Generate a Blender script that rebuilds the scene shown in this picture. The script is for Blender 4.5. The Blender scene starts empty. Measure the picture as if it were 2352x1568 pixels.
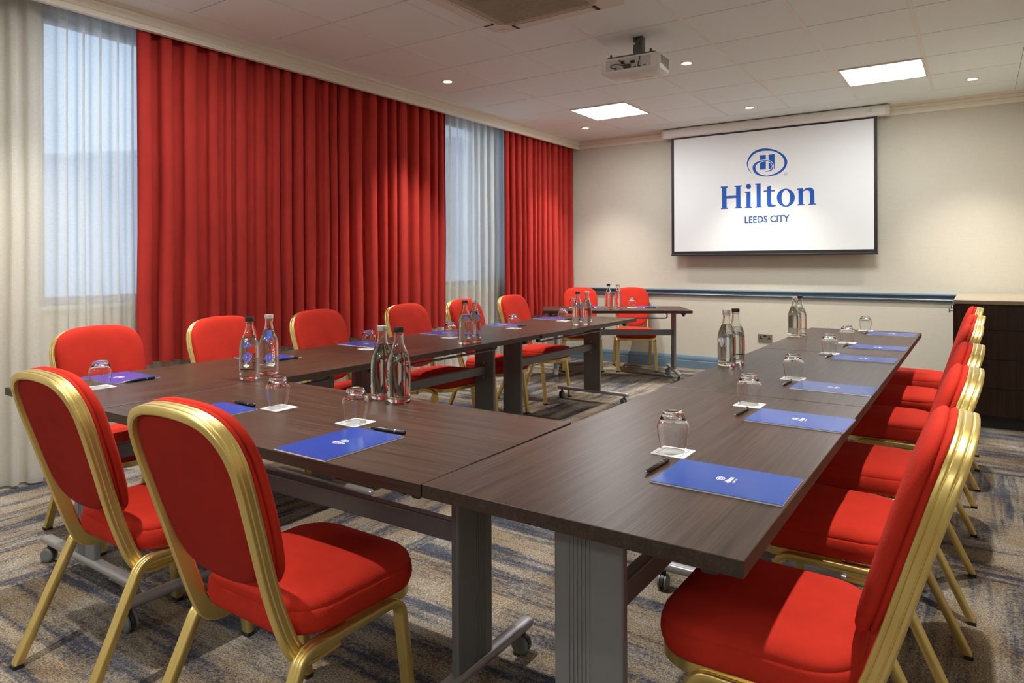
import bpy, bmesh, math, random
from mathutils import Vector, Matrix

SC = bpy.context.scene
COL = SC.collection
PI = math.pi
R = math.radians

# ------------------------------------------------------------------ camera, sky, exposure
def set_camera():
    yaw, roll = R(34.308), R(-0.207)
    F = Vector((-math.sin(yaw), math.cos(yaw), 0))
    r = Vector((math.cos(yaw), math.sin(yaw), 0))
    u = Vector((0, 0, 1))
    r2 = r*math.cos(roll) + u*math.sin(roll)
    u2 = -r*math.sin(roll) + u*math.cos(roll)
    cd = bpy.data.cameras.new('camera')
    cd.sensor_fit = 'HORIZONTAL'
    cd.sensor_width = 36
    cd.lens = 24
    cd.shift_y = -(784-601.8)/2352
    cd.clip_start = 0.02
    cd.clip_end = 200
    cam = bpy.data.objects.new('camera', cd)
    COL.objects.link(cam)
    m = Matrix(((r2.x, u2.x, -F.x, 0), (r2.y, u2.y, -F.y, 0), (r2.z, u2.z, -F.z, 1.22), (0, 0, 0, 1)))
    cam.matrix_world = m
    SC.camera = cam
set_camera()

SC.view_settings.view_transform = 'Standard'
SC.view_settings.look = 'None'
SC.view_settings.gamma = 1
SC.view_settings.use_curve_mapping = False
SC.view_settings.exposure = 1.12

WORLD = bpy.data.worlds.new('world')
SC.world = WORLD
WORLD.use_nodes = True
_bg = WORLD.node_tree.nodes['Background']
_bg.inputs[0].default_value = (0.56, 0.74, 1.0, 1)
_bg.inputs[1].default_value = .80

PANEL_EMIT = 17.0          # the ceiling light panels
SPOT_W = 106.0             # each recessed downlight
SPOT_COL = (1.0, 0.94, 0.85)

H_CEIL = 2.735
Y_WALL = 7.6
X_GLASS = -4.42
X_RIGHT = 1.9
Y_FRONT = -2.2
# ------------------------------------------------------------------ materials
def mat(name, col=(.8, .8, .8), rough=.5, metal=0, **kw):
    m = bpy.data.materials.new(name)
    m.use_nodes = True
    b = m.node_tree.nodes['Principled BSDF']
    b.inputs['Base Color'].default_value = (*col, 1)
    b.inputs['Roughness'].default_value = rough
    b.inputs['Metallic'].default_value = metal
    for k, v in kw.items():
        b.inputs[k.replace('_', ' ')].default_value = v
    return m

class NT:
    """tiny node helper on a material"""
    def __init__(self, m):
        self.m = m; self.t = m.node_tree; self.b = self.t.nodes['Principled BSDF']
    def n(self, typ, **kw):
        nd = self.t.nodes.new(typ)
        for k, v in kw.items(): setattr(nd, k, v)
        return nd
    def link(self, a, b): self.t.links.new(a, b)
    def coords(self, scale=(1, 1, 1), rot=(0, 0, 0), kind='Object', loc=(0, 0, 0)):
        tc = self.n('ShaderNodeTexCoord'); mp = self.n('ShaderNodeMapping')
        mp.inputs['Scale'].default_value = scale; mp.inputs['Rotation'].default_value = rot
        mp.inputs['Location'].default_value = loc
        self.link(tc.outputs[kind], mp.inputs[0]); return mp.outputs[0]
    def noise(self, vec, scale=5, detail=4, rough=.6, dist=0):
        nd = self.n('ShaderNodeTexNoise')
        nd.inputs['Scale'].default_value = scale; nd.inputs['Detail'].default_value = detail
        nd.inputs['Roughness'].default_value = rough; nd.inputs['Distortion'].default_value = dist
        self.link(vec, nd.inputs['Vector']); return nd.outputs['Fac']
    def ramp(self, fac, stops, interp='LINEAR'):
        nd = self.n('ShaderNodeValToRGB'); cr = nd.color_ramp; cr.interpolation = interp
        while len(cr.elements) < len(stops): cr.elements.new(.5)
        for e, (p, c) in zip(cr.elements, stops):
            e.position = p; e.color = (*c, 1) if len(c) == 3 else c
        self.link(fac, nd.inputs[0]); return nd.outputs[0]
    def mix(self, fac, a, b, blend='MIX'):
        nd = self.n('ShaderNodeMix', data_type='RGBA', blend_type=blend)
        for v, i in ((fac, 0), (a, 6), (b, 7)):
            if hasattr(v, 'is_linked'): self.link(v, nd.inputs[i])
            elif i == 0: nd.inputs[0].default_value = v
            else: nd.inputs[i].default_value = (*v, 1)
        return nd.outputs[2]
    def math(self, op, a, b=0):
        nd = self.n('ShaderNodeMath', operation=op)
        for v, i in ((a, 0), (b, 1)):
            if hasattr(v, 'is_linked'): self.link(v, nd.inputs[i])
            else: nd.inputs[i].default_value = v
        return nd.outputs[0]
    def bump(self, h, strength=.2, dist=.002):
        nd = self.n('ShaderNodeBump'); nd.inputs['Strength'].default_value = strength
        nd.inputs['Distance'].default_value = dist
        self.link(h, nd.inputs['Height']); self.link(nd.outputs[0], self.b.inputs['Normal'])
    def color(self, c): self.link(c, self.b.inputs['Base Color'])

def mk_fabric(name, col, scale=420, strength=.25, var=.12):
    m = mat(name, col, .95); t = NT(m)
    m.node_tree.nodes['Principled BSDF'].inputs['Specular IOR Level'].default_value = .15
    v = t.coords()
    f = t.noise(v, 7, 5)
    d = tuple(c*(1-var) for c in col); l = tuple(min(1, c*(1+var)) for c in col)
    t.color(t.ramp(f, [(.3, d), (.7, l)]))
    sp = t.n('ShaderNodeSeparateXYZ'); cm = t.n('ShaderNodeCombineXYZ'); t.link(v, sp.inputs[0])
    t.link(sp.outputs[0], cm.inputs[0]); t.link(t.math('ADD', sp.outputs[1], sp.outputs[2]), cm.inputs[1])
    w1 = t.n('ShaderNodeTexWave', wave_type='BANDS', bands_direction='X'); w2 = t.n('ShaderNodeTexWave', wave_type='BANDS', bands_direction='Y')
    for w in (w1, w2):
        w.inputs['Scale'].default_value = scale/6.28; w.inputs['Distortion'].default_value = 1.0
        t.link(cm.outputs[0], w.inputs['Vector'])
    t.bump(t.math('ADD', w1.outputs['Fac'], w2.outputs['Fac']), strength, .0012)
    return m

M = {}
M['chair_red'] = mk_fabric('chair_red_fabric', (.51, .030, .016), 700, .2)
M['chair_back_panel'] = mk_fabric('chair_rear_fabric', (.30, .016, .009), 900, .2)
M['gold'] = mat('brushed_gold_metal', (.80, .62, .22), .36, .9)
t = NT(M['gold']); f2 = t.noise(t.coords((9, 9, 3)), 1, 4); t.color(t.ramp(f2, [(.3, (.74, .57, .19)), (.7, (.84, .67, .27))]))
M['black_rubber'] = mat('black_rubber', (.015, .015, .015), .6)
M['grey_metal'] = mat('grey_powder_coat', (.17, .17, .18), .42, .2)
M['grey_metal_light'] = mat('silver_grey_metal', (.36, .355, .37), .36, .5)
M['dark_plastic'] = mat('dark_plastic', (.03, .03, .033), .45)
M['caster_grey'] = mat('caster_grey_plastic', (.16, .165, .165), .4)
M['bolt'] = mat('steel_bolt', (.6, .6, .6), .3, 1)

def mk_wood(name, stops, rough=.37, along='X', bump=.25):
    m = mat(name, (.08, .05, .035), rough); t = NT(m); t.b.inputs['Specular IOR Level'].default_value = .33
    sc = (1.3, 52, 52) if along == 'X' else (52, 52, 1.3)
    v = t.coords(sc)
    f1 = t.noise(v, 1.0, 3, .55, .35)
    sc2 = (3.5, 230, 230) if along == 'X' else (230, 230, 3.5)
    f2 = t.noise(t.coords(sc2), 1.0, 2, .5, .2)
    f = t.math('ADD', t.math('MULTIPLY', f1, .45), t.math('MULTIPLY', f2, .55))
    t.color(t.ramp(f, stops))
    t.bump(f2, bump, .0008)
    return m
M['wood'] = mk_wood('dark_wenge_laminate', [(.32, (.017, .0085, .0045)), (.46, (.040, .0205, .0115)), (.56, (.064, .035, .020)), (.70, (.105, .062, .038))])
M['wood_edge'] = mk_wood('dark_wenge_edge', [(.3, (.022, .014, .010)), (.55, (.045, .029, .022)), (.75, (.075, .052, .040))], .4)
M['cabinet'] = mk_wood('dark_walnut_veneer', [(.3, (.010, .005, .003)), (.5, (.024, .012, .007)), (.7, (.045, .024, .014))], .32, 'Z', .15)
M['cab_top'] = mat('cream_stone_top', (.27, .225, .155), .4)

M['wall'] = mat('cream_wallpaper', (.70, .655, .55), .85)
t = NT(M['wall']); v1 = t.coords((260, 260, 14), kind='Object'); v2 = t.coords((14, 14, 300), kind='Object')
a = t.noise(v1, 1, 3); b2 = t.noise(v2, 1, 3); s = t.math('ADD', a, b2)
t.color(t.ramp(t.math('MULTIPLY', s, .5), [(.35, (.535, .50, .41)), (.65, (.60, .565, .47))])); t.bump(s, .15, .0006)
M['plain_wall'] = mat('cream_paint', (.66, .61, .51), .8)
M['ceiling'] = mat('ceiling_tile_white', (.81, .86, .835), .9)
t = NT(M['ceiling']); t.bump(t.noise(t.coords((1, 1, 1)), 350, 3), .2, .0008)
M['gap'] = mat('dark_joint', (.12, .11, .10), .9)
M['white_trim'] = mat('white_trim_paint', (.78, .74, .66), .5)
M['cornice'] = mat('cream_cornice_paint', (.76, .70, .585), .5)
M['blue_paint'] = mat('blue_grey_gloss_paint', (.135, .21, .285), .28)
M['red_curtain'] = mk_fabric('red_curtain_cloth', (.39, .032, .024), 500, .12, .08)
M['grey_frame'] = mat('grey_blue_window_frame', (.25, .30, .36), .5)
M['white_plastic'] = mat('white_plastic', (.80, .79, .75), .4)
M['off_white'] = mat('off_white_plastic', (.70, .66, .57), .5)
M['black'] = mat('matte_black', (.012, .012, .013), .55)
M['screen_white'] = mat('screen_cloth_white', (.80, .81, .81), .8)
M['logo_blue'] = mat('logo_blue_print', (.004, .085, .42), .7)
M['logo_navy'] = mat('logo_navy_print', (.008, .07, .28), .7)
M['pad_blue'] = mat('notepad_blue_gloss', (.010, .062, .36), .22)
M['paper'] = mat('white_paper', (.85, .85, .84), .7)
M['print_white'] = mat('white_print', (.90, .90, .92), .5)
M['print_blue'] = mat('blue_print', (.02, .06, .25), .6)
M['pen_black'] = mat('pen_black_gloss', (.012, .012, .014), .22)
M['chrome'] = mat('chrome', (.8, .8, .8), .15, 1)
M['cap_silver'] = mat('satin_silver_cap', (.62, .61, .60), .35, .7)
M['cap_black'] = mat('black_cap', (.012, .012, .012), .3)
M['mount_grey'] = mat('mount_grey_metal', (.12, .125, .12), .45, .4)
M['socket_metal'] = mat('brushed_nickel', (.36, .34, .30), .35, .8)
M['panel_grey'] = mat('projector_rear_panel', (.60, .57, .54), .5)
M['grille_dark'] = mat('dark_vent_hole', (.10, .09, .075), .7)
M['ac_grille'] = mat('beige_grille', (.40, .36, .27), .6)
M['brick'] = mat('pale_facade_render', (.62, .66, .72), .9)
M['facade_dark'] = mat('facade_window_glass', (.30, .34, .40), .3)
M['gold_port'] = mat('brass_connector', (.5, .36, .1), .35, .8)
M['blue_plug'] = mat('blue_plug', (.03, .05, .14), .4)
M['yellow_label'] = mat('yellow_label', (.75, .62, .2), .6)

def glass_mat(name, col, ior, rough=0.0):
    m = bpy.data.materials.new(name); m.use_nodes = True
    t = m.node_tree; t.nodes.clear()
    o = t.nodes.new('ShaderNodeOutputMaterial'); g = t.nodes.new('ShaderNodeBsdfGlass')
    g.inputs['Color'].default_value = (*col, 1); g.inputs['IOR'].default_value = ior; g.inputs['Roughness'].default_value = rough
    t.links.new(g.outputs[0], o.inputs[0]); return m
M['glass'] = glass_mat('clear_glass', (.985, .99, .985), 1.46)
M['bottle_glass'] = glass_mat('bottle_glass', (.97, .985, .97), 1.46)
M['water'] = glass_mat('water', (.99, .995, .99), 1.33/1.46)   # index relative to the glass around it

def pane_mat():
    m = bpy.data.materials.new('window_pane_glass'); m.use_nodes = True
    t = m.node_tree; t.nodes.clear()
    o = t.nodes.new('ShaderNodeOutputMaterial'); mx = t.nodes.new('ShaderNodeMixShader')
    tr = t.nodes.new('ShaderNodeBsdfTransparent'); gl = t.nodes.new('ShaderNodeBsdfGlossy')
    tr.inputs[0].default_value = (.93, .96, .97, 1); gl.inputs['Roughness'].default_value = .02
    fr = t.nodes.new('ShaderNodeFresnel'); fr.inputs[0].default_value = .80
    t.links.new(fr.outputs[0], mx.inputs[0]); t.links.new(tr.outputs[0], mx.inputs[1]); t.links.new(gl.outputs[0], mx.inputs[2])
    t.links.new(mx.outputs[0], o.inputs[0]); return m
M['pane'] = pane_mat()

def sheer_mat():
    m = bpy.data.materials.new('sheer_voile'); m.use_nodes = True
    t = m.node_tree; t.nodes.clear()
    o = t.nodes.new('ShaderNodeOutputMaterial')
    tr = t.nodes.new('ShaderNodeBsdfTransparent'); df = t.nodes.new('ShaderNodeBsdfDiffuse'); tl = t.nodes.new('ShaderNodeBsdfTranslucent')
    df.inputs[0].default_value = (.90, .88, .82, 1); tl.inputs[0].default_value = (.80, .80, .76, 1)
    a = t.nodes.new('ShaderNodeMixShader'); b = t.nodes.new('ShaderNodeMixShader')
    a.inputs[0].default_value = .45
    t.links.new(df.outputs[0], a.inputs[1]); t.links.new(tl.outputs[0], a.inputs[2])
    # woven slub threads vary how open the cloth is
    tc = t.nodes.new('ShaderNodeTexCoord'); mp = t.nodes.new('ShaderNodeMapping'); mp.inputs['Scale'].default_value = (60, 60, 360)
    nz = t.nodes.new('ShaderNodeTexNoise'); nz.inputs['Scale'].default_value = 1; nz.inputs['Detail'].default_value = 3
    mr = t.nodes.new('ShaderNodeMapRange'); mr.inputs['From Min'].default_value = .3; mr.inputs['From Max'].default_value = .7
    mr.inputs['To Min'].default_value = .63; mr.inputs['To Max'].default_value = .73
    t.links.new(tc.outputs['Object'], mp.inputs[0]); t.links.new(mp.outputs[0], nz.inputs['Vector']); t.links.new(nz.outputs['Fac'], mr.inputs[0])
    lw = t.nodes.new('ShaderNodeLayerWeight'); lw.inputs['Blend'].default_value = .5
    pw = t.nodes.new('ShaderNodeMath'); pw.operation = 'POWER'; pw.inputs[1].default_value = 2.2
    t.links.new(lw.outputs['Facing'], pw.inputs[0])
    mx = t.nodes.new('ShaderNodeMix'); mx.data_type = 'FLOAT'; mx.inputs[3].default_value = .97
    t.links.new(pw.outputs[0], mx.inputs[0]); t.links.new(mr.outputs[0], mx.inputs[2])
    t.links.new(mx.outputs[0], b.inputs[0]); t.links.new(tr.outputs[0], b.inputs[1]); t.links.new(a.outputs[0], b.inputs[2])
    t.links.new(b.outputs[0], o.inputs[0]); return m
M['sheer'] = sheer_mat()

def emit_mat(name, col, s):
    m = bpy.data.materials.new(name); m.use_nodes = True
    t = m.node_tree; t.nodes.clear()
    o = t.nodes.new('ShaderNodeOutputMaterial'); e = t.nodes.new('ShaderNodeEmission')
    e.inputs[0].default_value = (*col, 1); e.inputs[1].default_value = s
    t.links.new(e.outputs[0], o.inputs[0]); return m
M['light_panel'] = emit_mat('light_panel_diffuser', (.95, .98, 1.0), PANEL_EMIT)
M['lamp_glow'] = emit_mat('downlight_lamp', (1, .86, .66), 25)

def carpet_mat():
    m = mat('patterned_carpet', (.2, .18, .15), 1.0); t = NT(m)
    t.b.inputs['Specular IOR Level'].default_value = .05
    def streak(sa, loc):
        big = t.noise(t.coords((11, 1.1, 1) if sa else (1.1, 11, 1), loc=loc), 1, 2, .5, .15)
        thin = t.noise(t.coords((46, 2.6, 1) if sa else (2.6, 46, 1), loc=loc), 1, 3, .6, .1)
        return t.math('ADD', t.math('MULTIPLY', big, .66), t.math('MULTIPLY', thin, .34))
    sy = streak(True, (3.1, 1.7, 0)); sx = streak(False, (.4, 5.2, 0))
    vo = t.n('ShaderNodeTexVoronoi', distance='CHEBYCHEV'); vo.inputs['Scale'].default_value = .8; vo.inputs['Randomness'].default_value = .7
    t.link(t.coords((1, 1, 1), loc=(.35, .2, 0)), vo.inputs['Vector'])
    sep = t.n('ShaderNodeSeparateColor'); t.link(vo.outputs['Color'], sep.inputs[0])
    reg = t.math('GREATER_THAN', sep.outputs[0], .52)
    s = t.n('ShaderNodeMix', data_type='FLOAT'); t.link(reg, s.inputs[0]); t.link(sy, s.inputs[2]); t.link(sx, s.inputs[3]); s = s.outputs[0]
    fine = t.noise(t.coords((60, 60, 1)), 1, 4, .75)
    mid = t.noise(t.coords((3.2, 3.2, 1), loc=(9, 2, 0)), 1, 4, .65)
    k = t.math('ADD', t.math('MULTIPLY', s, .68), t.math('MULTIPLY', fine, .32))
    tan = t.ramp(mid, [(.30, (.235, .165, .098)), (.50, (.29, .245, .185)), (.70, (.37, .345, .30))])
    blue = t.ramp(mid, [(.30, (.045, .043, .047)), (.50, (.056, .064, .092)), (.70, (.135, .142, .16))])
    f = t.ramp(k, [(.430, (0, 0, 0)), (.535, (1, 1, 1))])
    c = t.mix(f, blue, tan)
    speck = t.noise(t.coords((170, 170, 1)), 1, 3, .8)
    sp = t.ramp(speck, [(.38, (.12, .12, .15)), (.62, (1.55, 1.50, 1.42))])
    c = t.mix(.8, c, sp, 'MULTIPLY')
    t.color(c); t.bump(speck, .6, .004)
    return m
M['carpet'] = carpet_mat()

# ------------------------------------------------------------------ mesh helpers
class MB:
    """collects shapes; build() links them as ONE mesh object"""
    def __init__(self):
        self.v = []; self.f = []; self.mi = []
    def add(self, vs, fs, mi=0):
        o = len(self.v)
        self.v += [tuple(p) for p in vs]
        self.f += [tuple(i+o for i in f) for f in fs]
        self.mi += [mi]*len(fs)
        return self
    def bm(self, b, mtx=None, mi=0):
        if mtx is not None: b.transform(mtx)
        b.verts.index_update()
        self.add([v.co[:] for v in b.verts], [[v.index for v in f.verts] for f in b.faces], mi)
        b.free(); return self
    def box(self, x0, x1, y0, y1, z0, z1, bevel=0, seg=2, mi=0, mtx=None):
        b = bmesh.new(); bmesh.ops.create_cube(b, size=1)
        b.transform(Matrix.Translation(((x0+x1)/2, (y0+y1)/2, (z0+z1)/2)) @ Matrix.Diagonal((x1-x0, y1-y0, z1-z0, 1)))
        if bevel: bmesh.ops.bevel(b, geom=b.edges[:], offset=bevel, segments=seg, affect='EDGES', profile=.5)
        return self.bm(b, mtx, mi)
    def lathe(self, prof, seg=32, mtx=None, mi=0, cap=True):
        """prof: (r, z) list; closed with caps where r>0 at the ends"""
        vs = []; fs = []; n = len(prof)
        for r, z in prof:
            for k in range(seg):
                a = 2*PI*k/seg; vs.append((r*math.cos(a), r*math.sin(a), z))
        for i in range(n-1):
            for k in range(seg):
                k2 = (k+1) % seg
                fs.append((i*seg+k, i*seg+k2, (i+1)*seg+k2, (i+1)*seg+k))
        if cap:
            fs.append(tuple(reversed(range(seg)))); fs.append(tuple((n-1)*seg+k for k in range(seg)))
        if mtx is not None: vs = [mtx @ Vector(p) for p in vs]
        return self.add(vs, fs, mi)
    def lathe_closed(self, prof, seg=36, mtx=None, mi=0):
        """profile is a closed loop (outer up, inner down); end points with r=0 are merged later"""
        return self.lathe(prof, seg, mtx, mi, cap=False)
    def cyl(self, p0, p1, r, seg=16, mi=0, r1=None):
        p0 = Vector(p0); p1 = Vector(p1); d = p1-p0; L = d.length
        q = d.to_track_quat('Z', 'Y').to_matrix().to_4x4(); q.translation = p0
        return self.lathe([(r, 0), (r if r1 is None else r1, L)], seg, q, mi)
    def prism(self, pts, z0, z1, mtx=None, mi=0):
        n = len(pts); vs = [(x, y, z0) for x, y in pts] + [(x, y, z1) for x, y in pts]
        fs = [tuple(reversed(range(n))), tuple(range(n, 2*n))] + [(i, (i+1) % n, n+(i+1) % n, n+i) for i in range(n)]
        if mtx is not None: vs = [mtx @ Vector(p) for p in vs]
        return self.add(vs, fs, mi)
    def loft(self, rings, mi=0, cap=True, closed=False):
        n = len(rings[0]); vs = [p for r in rings for p in r]; fs = []
        m = len(rings)
        for i in range(m if closed else m-1):
            j = (i+1) % m
            for k in range(n):
                k2 = (k+1) % n
                fs.append((i*n+k, i*n+k2, j*n+k2, j*n+k))
        if cap and not closed:
            fs.append(tuple(reversed(range(n)))); fs.append(tuple((m-1)*n+k for k in range(n)))
        return self.add(vs, fs, mi)
    def sweep(self, path, prof, up=(0, 0, 1), mi=0, cap=True, ref=0):
        """sweep closed profile (a,b) along path by parallel transport; a along side axis, b along the up-ish axis; the frame is fixed at path[ref]"""
        P = [Vector(p) for p in path]; n = len(P)
        T = [(P[min(i+1, n-1)]-P[max(i-1, 0)]).normalized() for i in range(n)]
        fr = [None]*n
        u = Vector(up); u = (u-T[ref]*u.dot(T[ref])).normalized()
        fr[ref] = u
        for i in range(ref+1, n):
            w = T[i-1].rotation_difference(T[i]) @ fr[i-1]; fr[i] = (w-T[i]*w.dot(T[i])).normalized()
        for i in range(ref-1, -1, -1):
            w = T[i+1].rotation_difference(T[i]) @ fr[i+1]; fr[i] = (w-T[i]*w.dot(T[i])).normalized()
        rings = []
        for i in range(n):
            s = T[i].cross(fr[i])
            rings.append([P[i]+s*a+fr[i]*b for a, b in prof])
        return self.loft(rings, mi, cap)
    def build(self, name, m, parent=None, smooth=35, merge=0):
        me = bpy.data.meshes.new(name); me.from_pydata(self.v, [], self.f)
        if merge:
            b = bmesh.new(); b.from_mesh(me); bmesh.ops.remove_doubles(b, verts=b.verts[:], dist=merge)
            bmesh.ops.recalc_face_normals(b, faces=b.faces[:]); b.to_mesh(me); b.free()
        else:
            b = bmesh.new(); b.from_mesh(me); bmesh.ops.recalc_face_normals(b, faces=b.faces[:]); b.to_mesh(me); b.free()
        ms = m if isinstance(m, (list, tuple)) else [m]
        for x in ms: me.materials.append(x)
        if len(ms) > 1 and not merge:
            for p, i in zip(me.polygons, self.mi): p.material_index = i
        if smooth:
            for p in me.polygons: p.use_smooth = True
            me.set_sharp_from_angle(angle=R(smooth))
        me.update()
        o = bpy.data.objects.new(name, me); COL.objects.link(o)
        if parent is not None: o.parent = parent
        return o

def rrect(w, h, r, n=5, cx=0, cy=0):
    pts = []
    for sx, sy, a0 in ((1, 1, 0), (-1, 1, 90), (-1, -1, 180), (1, -1, 270)):
        for k in range(n+1):
            a = R(a0+90*k/n); pts.append((cx+sx*(w/2-r)+r*math.cos(a), cy+sy*(h/2-r)+r*math.sin(a)))
    return pts

def spline(pts, n=8):
    """Catmull-Rom through points"""
    P = [Vector(p) for p in pts]; out = []
    for i in range(len(P)-1):
        p0 = P[max(i-1, 0)]; p1 = P[i]; p2 = P[i+1]; p3 = P[min(i+2, len(P)-1)]
        for k in range(n):
            t = k/n
            out.append(.5*((2*p1)+(p2-p0)*t+(2*p0-5*p1+4*p2-p3)*t*t+(3*p1-p0-3*p2+p3)*t**3))
    out.append(P[-1]); return out

def fillet(pts, rad, n=6):
    """polyline with rounded corners; rad: one radius or a list for inner points"""
    P = [Vector(p) for p in pts]; out = [P[0]]
    for i in range(1, len(P)-1):
        r = rad[i-1] if isinstance(rad, (list, tuple)) else rad
        a = (P[i-1]-P[i]).normalized(); b = (P[i+1]-P[i]).normalized()
        ang = a.angle(b); d = r/math.tan(ang/2)
        p1 = P[i]+a*d; p2 = P[i]+b*d; bis = (a+b).normalized(); c = P[i]+bis*(r/math.sin(ang/2))
        v1 = p1-c; v2 = p2-c
        for k in range(n+1):
            t = k/n; q = v1.normalized().slerp(v2.normalized(), t)*r if v1.angle(v2) > 1e-5 else v1
            out.append(c+q)
    out.append(P[-1]); return out

def resample(path, step):
    out = [path[0]]; acc = 0
    for a, b in zip(path, path[1:]):
        d = (b-a).length; k = max(1, int(d/step))
        for i in range(1, k+1): out.append(a.lerp(b, i/k))
    return out

def text_mesh(body, size, font_shear=0, bold=0.0, align='CENTER', extrude=0.0, res=3):
    cu = bpy.data.curves.new('text', 'FONT'); cu.body = body; cu.size = size; cu.align_x = align; cu.align_y = 'CENTER'
    cu.offset = bold; cu.extrude = extrude; cu.resolution_u = res
    ob = bpy.data.objects.new('text', cu); COL.objects.link(ob)
    dg = bpy.context.evaluated_depsgraph_get(); dg.update()
    me = bpy.data.meshes.new_from_object(ob.evaluated_get(dg))
    bpy.data.objects.remove(ob); bpy.data.curves.remove(cu)
    vs = [v.co.copy() for v in me.vertices]; fs = [tuple(p.vertices) for p in me.polygons]
    bpy.data.meshes.remove(me)
    return vs, fs

def empty(name, loc=(0, 0, 0), rz=0):
    o = bpy.data.objects.new(name, None); COL.objects.link(o)
    o.location = loc; o.rotation_euler = (0, 0, rz); o.empty_display_size = .05
    return o
def tag(o, label, cat, group=None):
    o['label'] = label; o['category'] = cat
    if group: o['group'] = group
    return o
def structure(o): o['kind'] = 'structure'; return o

CHILD = {}
def kids(o): return [c for c in bpy.data.objects if c.parent == o]
def index_children(root):
    """remember the tree of a finished prototype"""
    CHILD[root.name] = [(c, [(g, None) for g in kids(c)]) for c in kids(root)]
def dup(root, loc, rz, label, group=None):
    r = root.copy(); COL.objects.link(r); r.location = loc; r.rotation_euler = (0, 0, rz)
    for c, gs in CHILD[root.name]:
        cc = c.copy(); COL.objects.link(cc); cc.parent = r
        for g, _ in gs:
            gg = g.copy(); COL.objects.link(gg); gg.parent = cc
    r['label'] = label
    if group: r['group'] = group
    return r
USED = set()
def place(proto, loc, rz, label, group=None):
    if proto.name not in USED:
        USED.add(proto.name); index_children(proto)
        proto.location = loc; proto.rotation_euler = (0, 0, rz); proto['label'] = label
        if group: proto['group'] = group
        return proto
    return dup(proto, loc, rz, label, group)
# ------------------------------------------------------------------ the room
X_RIGHT = .50
Y_FRONT = -4.2
structure(MB().box(-4.6, X_RIGHT+.15, Y_FRONT-.15, Y_WALL+.15, -.06, 0).build('floor', M['carpet'], smooth=0))

# ceiling: tile slabs with fine joints, plain margins, raised bars
XL = [-3.936, -3.360, -2.745, -2.141, -1.530, -.923, -.325, .277]
YL = [7.136-.6018*k for k in range(0, 19)][::-1]
cb = MB()
cb.box(-4.6, X_RIGHT+.15, Y_FRONT-.15, Y_WALL+.15, H_CEIL+.0045, H_CEIL+.08, mi=1)
g = .0040
PANELS = [(0, 1, 5.932, 6.534)]
panel_cells = [(-3.36, -2.745, 5.932), (-.923, -.325, 5.932), (-3.36, -2.745, 2.32-.6018), (-3.36, -2.745, -2.4928), (-.923, -.325, -2.4928)]  # the third cell is an added unseen panel, brightening curtains and window row
def is_panel(x0, y0):
    return any(abs(x0-p[0]) < .05 and abs(y0-p[2]) < .05 for p in panel_cells)
for i in range(len(XL)-1):
    for j in range(len(YL)-1):
        y1 = YL[j+1]
        if is_panel(XL[i], YL[j]): continue
        cb.box(XL[i]+g*.6, XL[i+1]-g*.6, YL[j]+g, YL[j+1]-g, H_CEIL, H_CEIL+.005)
cb.box(-4.2, XL[0]-.001, Y_FRONT, Y_WALL, H_CEIL, H_CEIL+.005)
cb.box(XL[-1]+.001, X_RIGHT, Y_FRONT, Y_WALL, H_CEIL, H_CEIL+.005)
cb.box(XL[0]+.001, XL[-1]-.001, YL[-1]+.001, Y_WALL, H_CEIL, H_CEIL+.005)
cb.box(XL[0]+.001, XL[-1]-.001, Y_FRONT, YL[0]-.001, H_CEIL, H_CEIL+.005)
ceil = structure(cb.build('ceiling', [M['ceiling'], M['gap']], smooth=0))
for i, x in enumerate(XL[1:-1]):
    w = .011 if i >= 2 else .005
    structure(MB().box(x-w, x+w, YL[0], YL[-1], H_CEIL-.004, H_CEIL+.001, .001).build('grid_bar', M['white_trim'], ceil, smooth=0))

structure(MB().box(-4.6, X_RIGHT+.15, Y_WALL, Y_WALL+.15, 0, H_CEIL).build('wall_back', M['wall'], smooth=0))
structure(MB().box(X_RIGHT, X_RIGHT+.15, Y_FRONT, Y_WALL, 0, H_CEIL).build('wall_right', M['wall'], smooth=0))
structure(MB().box(-4.6, X_RIGHT+.15, Y_FRONT-.15, Y_FRONT, 0, H_CEIL).build('wall_front', M['wall'], smooth=0))
WIN = [(1.69, 3.25), (5.25, 6.40)]
Z0, Z1 = .975, 2.68
wb = MB()
wb.box(-4.60, X_GLASS, Y_FRONT, Y_WALL, 0, Z0); wb.box(-4.60, X_GLASS, Y_FRONT, Y_WALL, Z1, H_CEIL)
wb.box(-4.60, X_GLASS, Y_FRONT, WIN[0][0], Z0, Z1); wb.box(-4.60, X_GLASS, WIN[0][1], WIN[1][0], Z0, Z1); wb.box(-4.60, X_GLASS, WIN[1][1], Y_WALL, Z0, Z1)
structure(wb.build('wall_left', M['plain_wall'], smooth=0))
for i, (a, b) in enumerate(WIN):
    f = MB(); x0, x1 = -4.53, -4.46
    f.box(x0, x1, a, a+.05, Z0, Z1, .004); f.box(x0, x1, b-.05, b, Z0, Z1, .004)
    f.box(x0, x1, a+.05, b-.05, Z0, Z0+.05, .004); f.box(x0, x1, a+.05, b-.05, Z1-.05, Z1, .004)
    mid = (a+b)/2+.15
    f.box(x0, x1, mid-.02, mid+.02, Z0+.05, Z1-.05, .004)
    fr = structure(f.build('window_%d' % (i+1), M['grey_frame'], smooth=0))
    structure(MB().box(-4.50, -4.494, a+.05, b-.05, Z0+.05, Z1-.05).build('pane', M['pane'], fr, smooth=0))
    structure(MB().box(-4.46, -4.405, a-.03, b+.03, Z0-.025, Z0, .004).build('window_sill', M['white_trim'], fr, smooth=0))

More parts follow.
